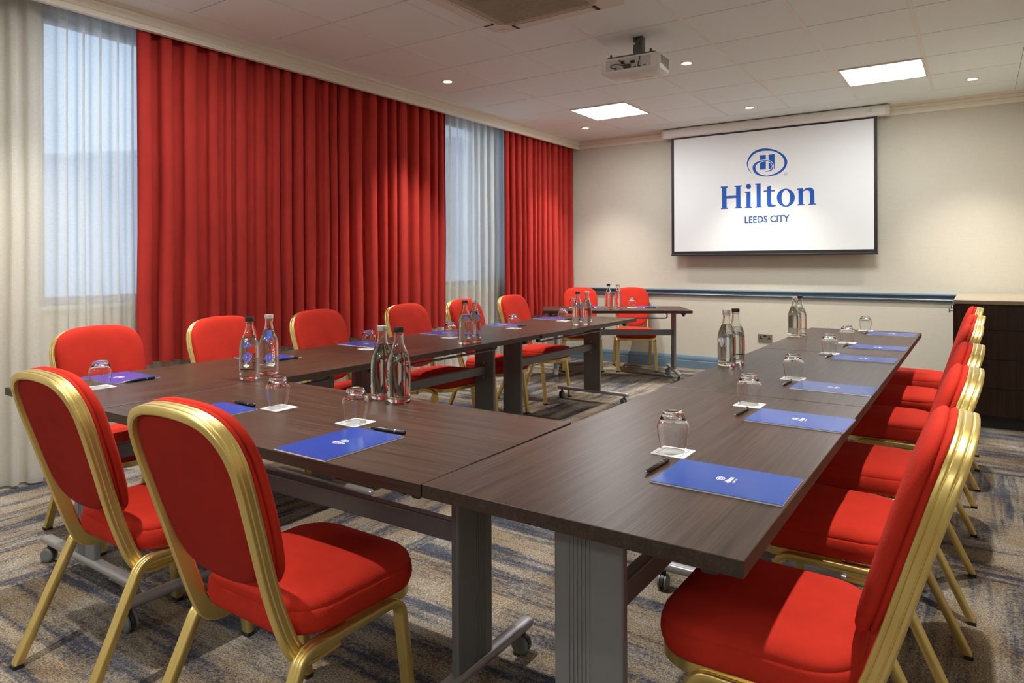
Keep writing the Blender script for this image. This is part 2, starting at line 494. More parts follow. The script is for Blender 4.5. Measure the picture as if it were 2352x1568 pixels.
# dado rail, cornices, skirting
def extrude_x(prof, x0, x1, name, m):      # prof (y, z)
    b = MB(); b.loft([[(x0, y, z) for y, z in prof], [(x1, y, z) for y, z in prof]]); return structure(b.build(name, m, smooth=30))
def extrude_y(prof, y0, y1, name, m):      # prof (x, z)
    b = MB(); b.loft([[(x, y0, z) for x, z in prof], [(x, y1, z) for x, z in prof]]); return structure(b.build(name, m, smooth=30))
W = Y_WALL
extrude_x([(W, .828), (W-.008, .828), (W-.012, .834), (W-.024, .838), (W-.028, .846), (W-.024, .854), (W-.012, .858), (W-.010, .872),
           (W-.018, .878), (W-.034, .884), (W-.040, .893), (W-.038, .901), (W-.026, .906), (W, .906)], -4.40, X_RIGHT, 'trim_1', M['blue_paint'])
extrude_x([(W, 0), (W-.020, 0), (W-.020, .085), (W-.017, .090), (W-.019, .096), (W-.016, .128), (W-.010, .138), (W-.007, .146), (W, .148)],
          -4.40, X_RIGHT, 'baseboard_back', M['blue_paint'])
FX = -4.15
extrude_y([(FX-.035, 2.632), (FX, 2.632), (FX, 2.662), (FX+.008, 2.665), (FX+.015, 2.674), (FX+.008, 2.684), (FX+.012, 2.690), (FX+.024, 2.697),
           (FX+.028, 2.707), (FX+.024, 2.714), (FX+.036, 2.720), (FX+.044, H_CEIL), (FX-.035, H_CEIL)], Y_FRONT, W, 'trim_2', M['cornice'])
extrude_x([(W, 2.633), (W-.012, 2.633), (W-.014, 2.662), (W-.022, 2.665), (W-.028, 2.674), (W-.022, 2.684), (W-.026, 2.690), (W-.038, 2.697),
           (W-.042, 2.707), (W-.038, 2.714), (W-.050, 2.720), (W-.058, H_CEIL), (W, H_CEIL)], FX-.03, X_RIGHT, 'trim_3', M['cornice'])

# the building across the way
d = Vector((.922, .388, 0)); nrm = Vector((-.388, .922, 0)); A = Vector((-26, .95, 0))
def bp(s, n, z): p = A+d*s+nrm*n; return (p.x, p.y, z)
L = 20.4
bb = MB(); bb.loft([[bp(0, 0, -4), bp(L, 0, -4), bp(L, 5, -4), bp(0, 5, -4)], [bp(0, 0, 3.2), bp(L, 0, 3.2), bp(L, 5, 3.2), bp(0, 5, 3.2)]])
bld = empty('exterior_building'); tag(bld, 'pale flat roofed building seen through the sheer curtain', 'building')
bb.build('wall', M['brick'], bld, smooth=0)
pb = MB(); pb.loft([[bp(-.1, -.06, 3.2), bp(L+.1, -.06, 3.2), bp(L+.1, 5, 3.2), bp(-.1, 5, 3.2)], [bp(-.1, -.06, 3.3), bp(L+.1, -.06, 3.3), bp(L+.1, 5, 3.3), bp(-.1, 5, 3.3)]])
pb.build('parapet', M['brick'], bld, smooth=0)

# ------------------------------------------------------------------ curtains
def folds(y0, y1, seed, fold, amp, jitter=.42, over=1.25, n=16):
    """plan of a gathered curtain: rounded folds whose sides stand nearly square to the rail"""
    rnd = random.Random(seed); pts = []; y = y0
    while y < y1-.03:
        w = fold*(1+rnd.uniform(-jitter, jitter)); w = min(w, y1-y)
        a = amp*(1+rnd.uniform(-.30, .15))*min(1, w/fold*.6+.4); ov = over*rnd.uniform(.75, 1.15); lean = rnd.uniform(-.10, .10)
        for k in range(n):
            t = k/n
            s = math.sin(2*PI*t)
            pts.append((y+w*(t-ov*math.sin(4*PI*t)/(4*PI))+w*lean*(1-math.cos(2*PI*t))*.5*s, a*math.copysign(abs(s)**.8, s)))
        y += w
    pts.append((y1, 0)); return pts
def curtain(name, y0, y1, z0, z1, xc, seed, fold, amp, m, wob=.006, over=1.25):
    pr = folds(y0, y1, seed, fold, amp, over=over); rnd = random.Random(seed+7)
    ph = [rnd.uniform(0, 6.28) for _ in range(6)]
    zs = [z0, z0+.04, z0+.35, z0+.8, (z0+z1)/2+.1, z1-.5, z1-.12, z1]
    b = MB(); n = len(pr); vs = []
    for i, z in enumerate(zs):
        t = (z-z0)/(z1-z0)
        k = .78+.22*(1-t)
        if i == len(zs)-1: k = .62
        for j, (y, x) in enumerate(pr):
            vs.append((xc+x*k+wob*math.sin(y*9+ph[i % 6]*(.4+.6*(1-t)))*(1-t), y+wob*1.2*math.sin(y*5+ph[(i+2) % 6])*(1-t)*t*2, z+(.004*math.sin(y*21+ph[0]) if i == 0 else 0)))
    fs = [(i*n+j, i*n+j+1, (i+1)*n+j+1, (i+1)*n+j) for i in range(len(zs)-1) for j in range(n-1)]
    b.add(vs, fs); return b.build(name, m, smooth=60)
tag(curtain('red_curtain', 2.15, 5.075, .602, 2.72, -4.236, 5, .128, .048, M['red_curtain']), 'wide red pleated curtain between the two windows, ending above the floor', 'curtain', 'red curtains')
tag(curtain('red_curtain', 6.065, 7.588, .602, 2.72, -4.236, 11, .118, .046, M['red_curtain']), 'narrow red pleated curtain in the corner beside the projection screen wall', 'curtain', 'red curtains')
tag(curtain('sheer_curtain', .2, 3.55, .012, 2.72, -4.345, 21, .115, .036, M['sheer'], over=1.0), 'floor length white sheer curtain over the large window beside the first chairs', 'curtain', 'white sheer curtains')
tag(curtain('sheer_curtain', 3.58, 7.57, .012, 2.72, -4.345, 33, .115, .036, M['sheer'], over=1.0), 'white sheer curtain showing as a narrow strip between two red curtains', 'curtain', 'white sheer curtains')

# ------------------------------------------------------------------ ceiling fittings
panel_labels = ['square white light panel in the ceiling between projector and sheer curtain strip', 'square white light panel in the ceiling above the sideboard row',
                'added fill light panel, out of view in the ceiling above the near window',
                'square white light panel in the ceiling behind the camera near the windows', 'square white light panel in the ceiling behind the camera near the wall']
for k, (x0, x1, y0) in enumerate(panel_cells):
    y1 = y0+.6018
    p = empty('ceiling_light_panel', ((x0+x1)/2, (y0+y1)/2, H_CEIL)); tag(p, panel_labels[k], 'ceiling light', 'square ceiling light panels')
    hx, hy = (x1-x0)/2, (y1-y0)/2; b = MB(); w = .022
    b.box(-hx+.012, -hx+w, -hy, hy, -.010, .005, .002); b.box(hx-w, hx-.012, -hy, hy, -.010, .005, .002)
    b.box(-hx+w, hx-w, -hy, -hy+w, -.010, .005, .002); b.box(-hx+w, hx-w, hy-w, hy, -.010, .005, .002)
    b.build('frame', M['white_trim'], p, smooth=0)
    MB().box(-hx+w, hx-w, -hy+w, hy-w, -.006, .004).build('diffuser', M['light_panel'], p, smooth=0)

DL = [(-3.667, 6.856, 'small recessed downlight in the corner above the red corner curtain'), (-1.854, 6.88, 'small recessed downlight in front of the projection screen'),
      (-.034, 6.87, 'small recessed downlight in the ceiling above the sideboard'), (-3.664, 4.42, 'small recessed downlight between ceiling air unit and red curtain'),
      (-1.833, 5.06, 'small recessed downlight in the ceiling beside the projector'), (-.034, 4.43, 'small recessed downlight above the middle of the sideboard row'),
      (-3.664, 1.5, 'small recessed downlight above the first window'), (-1.85, .3, 'small recessed downlight above the head table chairs'), (-1.85, 2.1, 'small recessed downlight in the ceiling between the two long table rows'), (-.034, 2.0, 'small recessed downlight above the near end of the sideboard row'),
      (-3.664, -.45, 'small recessed downlight in the ceiling behind the camera by the windows'), (-.034, -.45, 'small recessed downlight in the ceiling behind the camera by the wall')]
for x, y, lab in DL:
    p = empty('downlight', (x, y, H_CEIL)); tag(p, lab, 'downlight', 'recessed downlights')
    b = MB(); b.lathe([(.050, .002), (.050, -.004), (.046, -.007), (.036, -.005), (.034, .002)], 28); b.build('trim_ring', M['white_trim'], p)
    MB().lathe([(.002, -.004), (.020, -.0045), (.0325, -.001)], 24).build('lamp', M['lamp_glow'], p)
    ld = bpy.data.lights.new('downlight_beam', 'SPOT'); ld.energy = SPOT_W; ld.color = SPOT_COL; ld.spot_size = R(86); ld.spot_blend = 1.0; ld.shadow_soft_size = .022
    lo = bpy.data.objects.new('downlight_beam', ld); COL.objects.link(lo); lo.parent = p; lo.location = (0, 0, -.012)

# ceiling air conditioning cassette
ac = empty('air_conditioning_cassette', (-2.12, 3.17, H_CEIL)); tag(ac, 'square ceiling air conditioning cassette with ribbed beige grille', 'air conditioner')
h = .455
b = MB(); b.prism(rrect(2*h, 2*h, .04), -.030, 0); b.build('panel', M['off_white'], ac, smooth=30)
gb = MB(); gw = .345
oct_ = [(gw, gw-.055), (gw-.055, gw), (-gw+.055, gw), (-gw, gw-.055), (-gw, -gw+.055), (-gw+.055, -gw), (gw-.055, -gw), (gw, -gw+.055)]
gb.prism(oct_, -.038, -.030)
for k in range(44):
    yy = -gw+.045+k*(2*gw-.09)/43; gb.box(-gw+.055, gw-.055, yy-.0035, yy+.0035, -.0425, -.038)
gb.build('intake_grille', M['ac_grille'], ac, smooth=0)
for k in range(4):
    mt = Matrix.Rotation(k*PI/2, 4, 'Z')
    b = MB(); b.box(-.27, .27, .375, .435, -.036, -.030, .003, mtx=mt); v_ = b.build('louvre', M['off_white'], ac, smooth=0)
    for x0 in (-.292, .272):
        e = MB(); e.box(x0, x0+.020, .372, .440, -.0345, -.029, mtx=mt); e.build('louvre_end', M['black'], v_, smooth=0)
MB().box(-.445, -.36, .405, .425, -.034, -.030, .003, mtx=Matrix.Rotation(R(0), 4, 'Z')).build('sensor_window', M['white_plastic'], ac, smooth=0)

# ------------------------------------------------------------------ projector hung from the ceiling
pj = empty('projector', (-1.915, 4.30, 2.483), R(3)); tag(pj, 'white projector hanging from a grey bracket under the ceiling', 'projector')
b = MB(); ow, od = .205, .118
def ring(w, dd, z, r=.03): return [(x, y, z) for x, y in rrect(2*w, 2*dd, r, 5)]
b.loft([ring(ow-.03, od-.03, -.012), ring(ow-.004, od-.006, .004), ring(ow, od, .014), ring(ow, od, .098), ring(ow-.006, od-.006, .104)])
b.build('housing', M['white_plastic'], pj)
b = MB(); b.box(-.165, .150, -od-.0015, -od+.004, .018, .090, .001); b.build('rear_panel', M['panel_grey'], pj, smooth=0)
b = MB()
for i in range(3):
    for j in range(3): b.cyl((-.145+i*.016, -od-.003, .040+j*.016), (-.145+i*.016, -od+.002, .040+j*.016), .0045, 10)
b.build('keypad', M['white_plastic'], pj)
b = MB(); b.cyl((-.068, -od-.006, .078), (-.068, -od+.002, .078), .009, 14); b.cyl((-.067, -od-.004, .056), (-.067, -od+.002, .056), .005, 12)
b.cyl((-.067, -od-.004, .030), (-.067, -od+.002, .030), .005, 12); b.build('socket', M['gold_port'], pj)
for pts_, r_ in (([(-.068, -od-.006, .078), (-.05, -od-.02, .070), (-.03, -od-.022, .055), (-.02, -od-.012, .040)], .003),
                ([(-.095, -od-.006, .030), (-.125, -od-.012, .040), (-.118, -od-.014, .052), (-.085, -od-.018, .055), (-.05, -od-.014, .044), (-.03, -od-.012, .040)], .0025),
                ([(.075, -od-.006, .090), (.078, -od-.012, .070), (.070, -od-.012, .045), (.066, -od-.008, .022)], .003)):
    b = MB(); b.sweep([Vector(p) for p in spline(pts_, 6)], [(r_*math.cos(a), r_*math.sin(a)) for a in [k*PI/4 for k in range(8)]]); b.build('cable', M['black'], pj)
b = MB(); b.box(-.035, .012, -od-.020, -od, .022, .046, .004, mtx=None); b.box(-.052, -.036, -od-.016, -od, .052, .068, .003); b.box(-.102, -.088, -od-.014, -od, .022, .034, .002)
b.build('plug', M['dark_plastic'], pj, smooth=0)
b = MB(); b.cyl((.020, -od-.018, .058), (.020, -od, .058), .008, 14); b.box(.028, .042, -od-.018, -od, .052, .066, .003); b.build('round_plug', M['black'], pj)
b = MB()
for x0, x1, z0, z1 in ((.034, .050, .022, .028), (.066, .082, .022, .028), (.100, .116, .024, .030), (-.045, -.028, .070, .076)): b.box(x0, x1, -od-.003, -od, z0, z1)
b.build('port', M['black'], pj, smooth=0)
b = MB()
for i in range(12):
    for j in range(11):
        if j < 2 and i < 8-4*j: continue
        yy = -od+.036+i*.0145; zz = .024+j*.0066
        b.box(ow-.002, ow+.0012, yy, yy+.0095, zz, zz+.0038)
b.build('vent_grille', M['grille_dark'], pj, smooth=0)
b = MB(); b.prism(rrect(.34, .19, .02), .104, .118); 
for x, y in ((-.14, -.085), (.14, -.085), (.14, .085), (-.14, .085)): b.cyl((x, y, .104), (x, y, .136), .008, 12)
b.build('mounting_plate', M['mount_grey'], pj)
MB().box(-.04, .05, -.05, .05, -.0135, -.0115).build('lamp_hatch', M['off_white'], pj, smooth=0)
MB().box(.055, .115, .03, .045, -.0135, -.0112).build('warning_label', M['yellow_label'], pj, smooth=0)
b = MB(); b.box(-.005, .060, -.030, .030, .118, .252, .002); b.build('bracket', M['mount_grey'], pj, smooth=0)
b = MB(); b.cyl((.004, -.033, .205), (.004, -.028, .205), .007, 12); b.build('bracket_bolt', M['white_plastic'], pj)
b = MB(); b.cyl((.018, -.034, .235), (.018, -.028, .235), .008, 12); b.cyl((.034, -.034, .242), (.034, -.028, .242), .006, 12); b.box(.040, .045, -.0325, -.029, .196, .212); b.build('bracket_slot', M['black'], pj)

# ------------------------------------------------------------------ projection screen
ps = empty('projection_screen', (0, 0, 0)); tag(ps, 'pull down projection screen with blue hotel logo on white, black border', 'projection screen')
SY = 7.48
b = MB(); prof = rrect(.098, .104, .03, 6)
b.loft([[(x, SY+.010+a, 2.677+c) for a, c in prof] for x in (-2.965, -.730)]); b.build('housing', M['white_plastic'], ps)
for x0, x1 in ((-2.996, -2.965), (-.730, -.698)):
    pr2 = rrect(.102, .108, .034, 6); b = MB()
    b.loft([[(x, SY+.010+a*k, 2.677+c*k) for a, c in pr2] for x, k in (((x0, .85), (x0+.008, .98), (x1, 1)) if x0 < -2 else ((x0, 1), (x1-.008, .98), (x1, .85)))]); b.build('end_cap', M['off_white'], ps)
b = MB(); b.box(-.90, -.845, SY-.0405, SY-.039, 2.681, 2.6825); b.box(-.85, -.8485, SY-.0405, SY-.039, 2.668, 2.695); b.box(-.875, -.85, SY-.0405, SY-.039, 2.668, 2.6695); b.box(-.875, -.85, SY-.0405, SY-.039, 2.6935, 2.695)
b.build('housing_mark', M['black'], ps, smooth=0)
MB().box(-2.892, -.804, SY, SY+.002, 1.295, 2.63).build('black_border', M['black'], ps, smooth=0)
MB().box(-2.860, -.834, SY-.0012, SY, 1.334, 2.607).build('white_cloth', M['screen_white'], ps, smooth=0)
b = MB(); b.box(-2.895, -.802, SY-.012, SY+.014, 1.283, 1.303, .005); b.build('bottom_bar', M['black'], ps, smooth=0)
b = MB(); b.sweep([Vector(p) for p in spline([(-.722, SY, 2.627), (-.722, SY, 2.613), (-.714, SY, 2.605), (-.706, SY, 2.613)], 6)], [(.002*math.cos(a), .002*math.sin(a)) for a in [k*PI/3 for k in range(6)]]); b.build('pull_hook', M['chrome'], ps)

GLYPH = {
'H': [(-2.3278,2.0409),(-2.2495,2.0396),(-2.2495,2.0269),(-2.2647,2.024),(-2.2651,1.9323),(-2.1618,1.9315),(-2.1614,2.0256),(-2.1789,2.0286),(-2.1789,2.0406),(-2.0992,2.0398),(-2.0992,2.0272),(-2.1153,2.0245),(-2.1136,1.8053),(-2.0988,1.8027),(-2.0988,1.7907),(-2.1785,1.7907),(-2.1785,1.8021),(-2.161,1.805),(-2.1606,1.9048),(-2.2639,1.9055),(-2.263,1.8036),(-2.2478,1.8016),(-2.2478,1.7901),(-2.3268,1.79),(-2.3268,1.8015),(-2.3114,1.8046),(-2.3132,2.0259),(-2.3279,2.0281)] ,
'i': [(-2.0673,1.9674),(-2.0084,1.9688),(-2.0078,1.8033),(-1.9913,1.8006),(-1.9914,1.7906),(-2.0667,1.7911),(-2.0667,1.8017),(-2.0519,1.8035),(-2.0513,1.9558),(-2.0673,1.9561)] ,
'l': [(-1.9607,2.048),(-1.9028,2.049),(-1.9018,1.8037),(-1.8868,1.8017),(-1.8869,1.7918),(-1.9598,1.7916),(-1.9597,1.8028),(-1.9446,1.8045),(-1.945,2.0357),(-1.9607,2.0362)] ,
't': [(-1.7968,2.0197),(-1.797,1.9693),(-1.7581,1.9687),(-1.7582,1.9534),(-1.7971,1.954),(-1.7963,1.839),(-1.7893,1.8172),(-1.7699,1.8101),(-1.7446,1.8119),(-1.7446,1.8021),(-1.7729,1.7918),(-1.8053,1.7891),(-1.829,1.7976),(-1.8408,1.8229),(-1.8409,1.9542),(-1.872,1.9536),(-1.8719,1.9691),(-1.8409,1.9696),(-1.8408,2.0047)] ,
'n': [(-1.5389,1.9682),(-1.4802,1.9699),(-1.4802,1.9483),(-1.4566,1.966),(-1.4175,1.9742),(-1.3898,1.9635),(-1.3744,1.9358),(-1.3716,1.8061),(-1.3561,1.8042),(-1.3562,1.7947),(-1.4293,1.7948),(-1.4292,1.8043),(-1.4148,1.8072),(-1.4166,1.9086),(-1.4204,1.9357),(-1.4399,1.947),(-1.4623,1.9442),(-1.4803,1.9334),(-1.4796,1.8057),(-1.465,1.8038),(-1.465,1.7942),(-1.5383,1.7937),(-1.5383,1.8045),(-1.5236,1.8067),(-1.5253,1.956),(-1.5389,1.958)] ,
'dot': [(-2.0021,2.0215),(-2.0034,2.0129),(-2.0072,2.0053),(-2.013,1.9994),(-2.0204,1.9959),(-2.0285,1.995),(-2.0366,1.9969),(-2.044,2.0014),(-2.0498,2.008),(-2.0535,2.0161),(-2.0548,2.0249),(-2.0535,2.0335),(-2.0497,2.0412),(-2.0438,2.047),(-2.0365,2.0505),(-2.0283,2.0513),(-2.0202,2.0494),(-2.0129,2.0449),(-2.0071,2.0383),(-2.0034,2.0302)] ,
'o_out': [(-1.5602,1.8761),(-1.5616,1.8599),(-1.5656,1.8443),(-1.5722,1.8297),(-1.5811,1.8168),(-1.592,1.8057),(-1.6047,1.7969),(-1.6188,1.7906),(-1.6338,1.7871),(-1.6493,1.7864),(-1.6649,1.7886),(-1.68,1.7936),(-1.6942,1.8013),(-1.707,1.8115),(-1.7181,1.8238),(-1.7271,1.8379),(-1.7337,1.8533),(-1.7378,1.8696),(-1.7391,1.8862),(-1.7377,1.9027),(-1.7335,1.9185),(-1.7268,1.9332),(-1.7177,1.9462),(-1.7065,1.9573),(-1.6936,1.966),(-1.6794,1.9721),(-1.6642,1.9754),(-1.6487,1.9758),(-1.6332,1.9734),(-1.6182,1.9682),(-1.6042,1.9604),(-1.5915,1.9501),(-1.5807,1.9379),(-1.5719,1.9239),(-1.5654,1.9086),(-1.5615,1.8926)] ,
'o_in': [(-1.6076,1.8776),(-1.6083,1.8636),(-1.6102,1.85),(-1.6133,1.8373),(-1.6174,1.826),(-1.6226,1.8162),(-1.6285,1.8084),(-1.6351,1.8028),(-1.6421,1.7994),(-1.6493,1.7986),(-1.6565,1.8002),(-1.6635,1.8042),(-1.6701,1.8105),(-1.676,1.819),(-1.6811,1.8293),(-1.6852,1.8412),(-1.6883,1.8542),(-1.6901,1.8681),(-1.6907,1.8823),(-1.69,1.8964),(-1.6881,1.91),(-1.685,1.9227),(-1.6807,1.9341),(-1.6756,1.9439),(-1.6696,1.9517),(-1.663,1.9573),(-1.656,1.9605),(-1.6487,1.9613),(-1.6415,1.9596),(-1.6346,1.9555),(-1.628,1.9491),(-1.6221,1.9406),(-1.6171,1.9303),(-1.613,1.9185),(-1.61,1.9055),(-1.6082,1.8917)] ,
'bar1': [(-1.9077,2.3456),(-1.8479,2.3444),(-1.8484,2.1921),(-1.9083,2.1919)] ,
'bar2': [(-1.8212,2.3438),(-1.7604,2.3444),(-1.7597,2.1924),(-1.8187,2.1922)] ,
}
SP= [(-1.9962, 2.1615, 0.0024), (-2.0235, 2.2011, 0.0072), (-2.0398, 2.2587, 0.0108), (-2.028, 2.3078, 0.0167), (-1.9851, 2.3663, 0.0239), (-1.9196, 2.3963, 0.0263), (-1.8388, 2.3991, 0.0239), (-1.7532, 2.3774, 0.0167), (-1.6834, 2.3276, 0.0215), (-1.6534, 2.278, 0.0275), (-1.6484, 2.2381, 0.0275), (-1.6664, 2.191, 0.0239), (-1.713, 2.1508, 0.0215), (-1.7717, 2.1272, 0.0155), (-1.8427, 2.1189, 0.0108), (-1.9085, 2.1362, 0.0167), (-1.9536, 2.1707, 0.0263), (-1.9704, 2.2155, 0.0299), (-1.9576, 2.2518, 0.0251), (-1.917, 2.2764, 0.0155), (-1.866, 2.2849, 0.0084), (-1.8244, 2.2776, 0.0084), (-1.7919, 2.2552, 0.0096), (-1.7773, 2.2245, 0.0108), (-1.7844, 2.1913, 0.012), (-1.8129, 2.1733, 0.0096), (-1.8604, 2.169, 0.0018)]
LY = SY-.0018
def poly(b, pts, y=LY):
    # n-gon in the screen plane, triangulated
    q = bmesh.new(); vs = [q.verts.new((x, y, z)) for x, z in pts]; f = q.faces.new(vs); f.normal_update()
    bmesh.ops.triangulate(q, faces=[f]); b.bm(q)
b = MB()
for k in ('H', 'i', 'l', 't', 'n', 'dot'): poly(b, GLYPH[k])
oo, oi = GLYPH['o_out'], GLYPH['o_in']; n = len(oo)
b.add([(x, LY, z) for x, z in oo]+[(x, LY, z) for x, z in oi], [(i, (i+1) % n, n+(i+1) % n, n+i) for i in range(n)])
b.build('lettering', M['logo_blue'], ps, smooth=0)
def ribbon(b, sp, y, grow=0, lo=0, hi=None):
    P = [Vector((x, z, w)) for x, z, w in sp]; Q = spline(P, 6); Q = Q[lo:hi]
    vs = []; n = len(Q)
    for i, q in enumerate(Q):
        t = Q[min(i+1, n-1)]-Q[max(i-1, 0)]; t = Vector((t.x, t.y)).normalized(); nx = Vector((-t.y, t.x)); w = q.z/2+grow
        vs += [(q.x+nx.x*w, y, q.y+nx.y*w), (q.x-nx.x*w, y, q.y-nx.y*w)]
    b.add(vs, [(2*i, 2*i+1, 2*i+3, 2*i+2) for i in range(n-1)])
b = MB(); poly(b, GLYPH['bar1']); poly(b, GLYPH['bar2']); b.build('emblem_bars', M['logo_blue'], ps, smooth=0)
b = MB(); ribbon(b, SP, LY-.0003, .006, 18*6+2, 24*6+4); b.build('emblem_gap', M['screen_white'], ps, smooth=0)
b = MB(); ribbon(b, SP, LY-.0006)
rc = (-1.6487, 2.1289)
ringp = [(rc[0]+.0135*math.cos(a), rc[1]+.0135*math.sin(a), .003) for a in [k*PI/8 for k in range(17)]]
ribbon(b, ringp, LY)
vs, fs = text_mesh('R', .018); b.add([(rc[0]+v.x, LY, rc[1]+v.y) for v in vs], fs)
b.build('emblem', M['logo_blue'], ps, smooth=0)
vs, fs = text_mesh('LEEDS CITY', .1, bold=.0024)
xs = [v.x for v in vs]; ys = [v.y for v in vs]; x0, x1, y0, y1 = min(xs), max(xs), min(ys), max(ys)
MB().add([(-2.070+(v.x-x0)/(x1-x0)*.458, LY, 1.629+(v.y-y0)/(y1-y0)*.073) for v in vs], fs).build('place_lettering', M['logo_navy'], ps, smooth=0)

# ------------------------------------------------------------------ wall socket
ws = empty('wall_socket', (-1.892, Y_WALL, .394)); tag(ws, 'nickel double power socket on the wall under the screen', 'socket')
b = MB(); b.box(-.074, .074, -.010, 0, -.043, .043, .003); b.build('plate', M['socket_metal'], ws, smooth=0)
for cx in (-.043, .043):
    b = MB(); b.box(cx-.005, cx+.005, -.0115, -.009, .002, .020); b.box(cx-.020, cx-.008, -.0115, -.009, -.014, -.007); b.box(cx+.008, cx+.020, -.0115, -.009, -.014, -.007); b.box(cx-.012, cx+.012, -.0113, -.009, -.012, .004)
    b.build('outlet', M['black'], ws, smooth=0)
b = MB(); b.box(-.015, .015, -.0125, -.009, .012, .032, .001); b.build('switch', M['black'], ws, smooth=0)

# ------------------------------------------------------------------ sideboard along the wall by the screen
sb = empty('sideboard', (0, 0, 0)); tag(sb, 'dark walnut sideboard with cream stone top under the screen wall corner', 'sideboard')
SX0, SX1, SY0, SY1 = -.135, X_RIGHT-.01, 6.05, 7.545
MB().box(SX0, SX1, SY0+.014, SY1, .085, .898).build('body', M['cabinet'], sb, smooth=0)
MB().box(SX0+.03, SX1, SY0+.03, SY1, 0, .085).build('plinth', M['black'], sb, smooth=0)
b = MB(); b.box(SX0-.015, SX1, SY0-.012, SY1+.01, .900, .928, .003); b.build('top', M['cab_top'], sb, smooth=0)
for k, (z0, z1) in enumerate(((.716, .893), (.503, .711), (.292, .498), (.090, .287))):
    b = MB(); b.box(SX0, SX1, SY0, SY0+.014, z0, z1, .0015); b.build('end_panel', M['cabinet'], sb, smooth=0)
for k in range(3):
    y0 = SY0+.006+k*.497
    b = MB(); b.box(SX0-.018, SX0, y0, y0+.490, .095, .893, .0015); dr = b.build('door', M['cabinet'], sb, smooth=0)
    b = MB(); b.cyl((SX0-.018, y0+.06, .845), (SX0-.040, y0+.06, .845), .006, 12); b.box(SX0-.048, SX0-.040, y0+.045, y0+.075, .828, .862, .002); b.build('knob', M['socket_metal'], dr, smooth=30)
# ------------------------------------------------------------------ banquet chair
def ribbed(half_b, half_a, groove=.0019, n=41):
    """flat aluminium section: the outer face has rounded corners and two fine grooves"""
    pts = []
    for k in range(n):
        q = 1-2*k/(n-1)
        a = half_a-groove*sum(math.exp(-((q-c)/.085)**2) for c in (-.42, .42))-.0010*q*q-(.004*max(0, (abs(q)-.85)/.15)**2)
        pts.append((a, -half_b*q))
    pts += [(half_a*-.6, half_b), (-half_a, half_b*.8), (-half_a, -half_b*.8), (half_a*-.6, -half_b)]
    return pts
def sweep_rings(path, prof, up, ref):
    P = [Vector(p) for p in path]; n = len(P)
    T = [(P[min(i+1, n-1)]-P[max(i-1, 0)]).normalized() for i in range(n)]
    fr = [None]*n; u = Vector(up); fr[ref] = (u-T[ref]*u.dot(T[ref])).normalized()
    for i in range(ref+1, n):
        w = T[i-1].rotation_difference(T[i]) @ fr[i-1]; fr[i] = (w-T[i]*w.dot(T[i])).normalized()
    for i in range(ref-1, -1, -1):
        w = T[i+1].rotation_difference(T[i]) @ fr[i+1]; fr[i] = (w-T[i]*w.dot(T[i])).normalized()
    return [[P[i]+T[i].cross(fr[i])*a+fr[i]*b for a, b in prof] for i in range(n)]
YB = [(.34, -.090), (.40, -.112), (.47, -.137), (.57, -.168), (.685, -.202), (.81, -.241), (.90, -.272), (.95, -.288)]
def yb(z):
    for (z0, y0), (z1, y1) in zip(YB, YB[1:]):
        if z <= z1: return y0+(y1-y0)*(z-z0)/(z1-z0)
    return YB[-1][1]

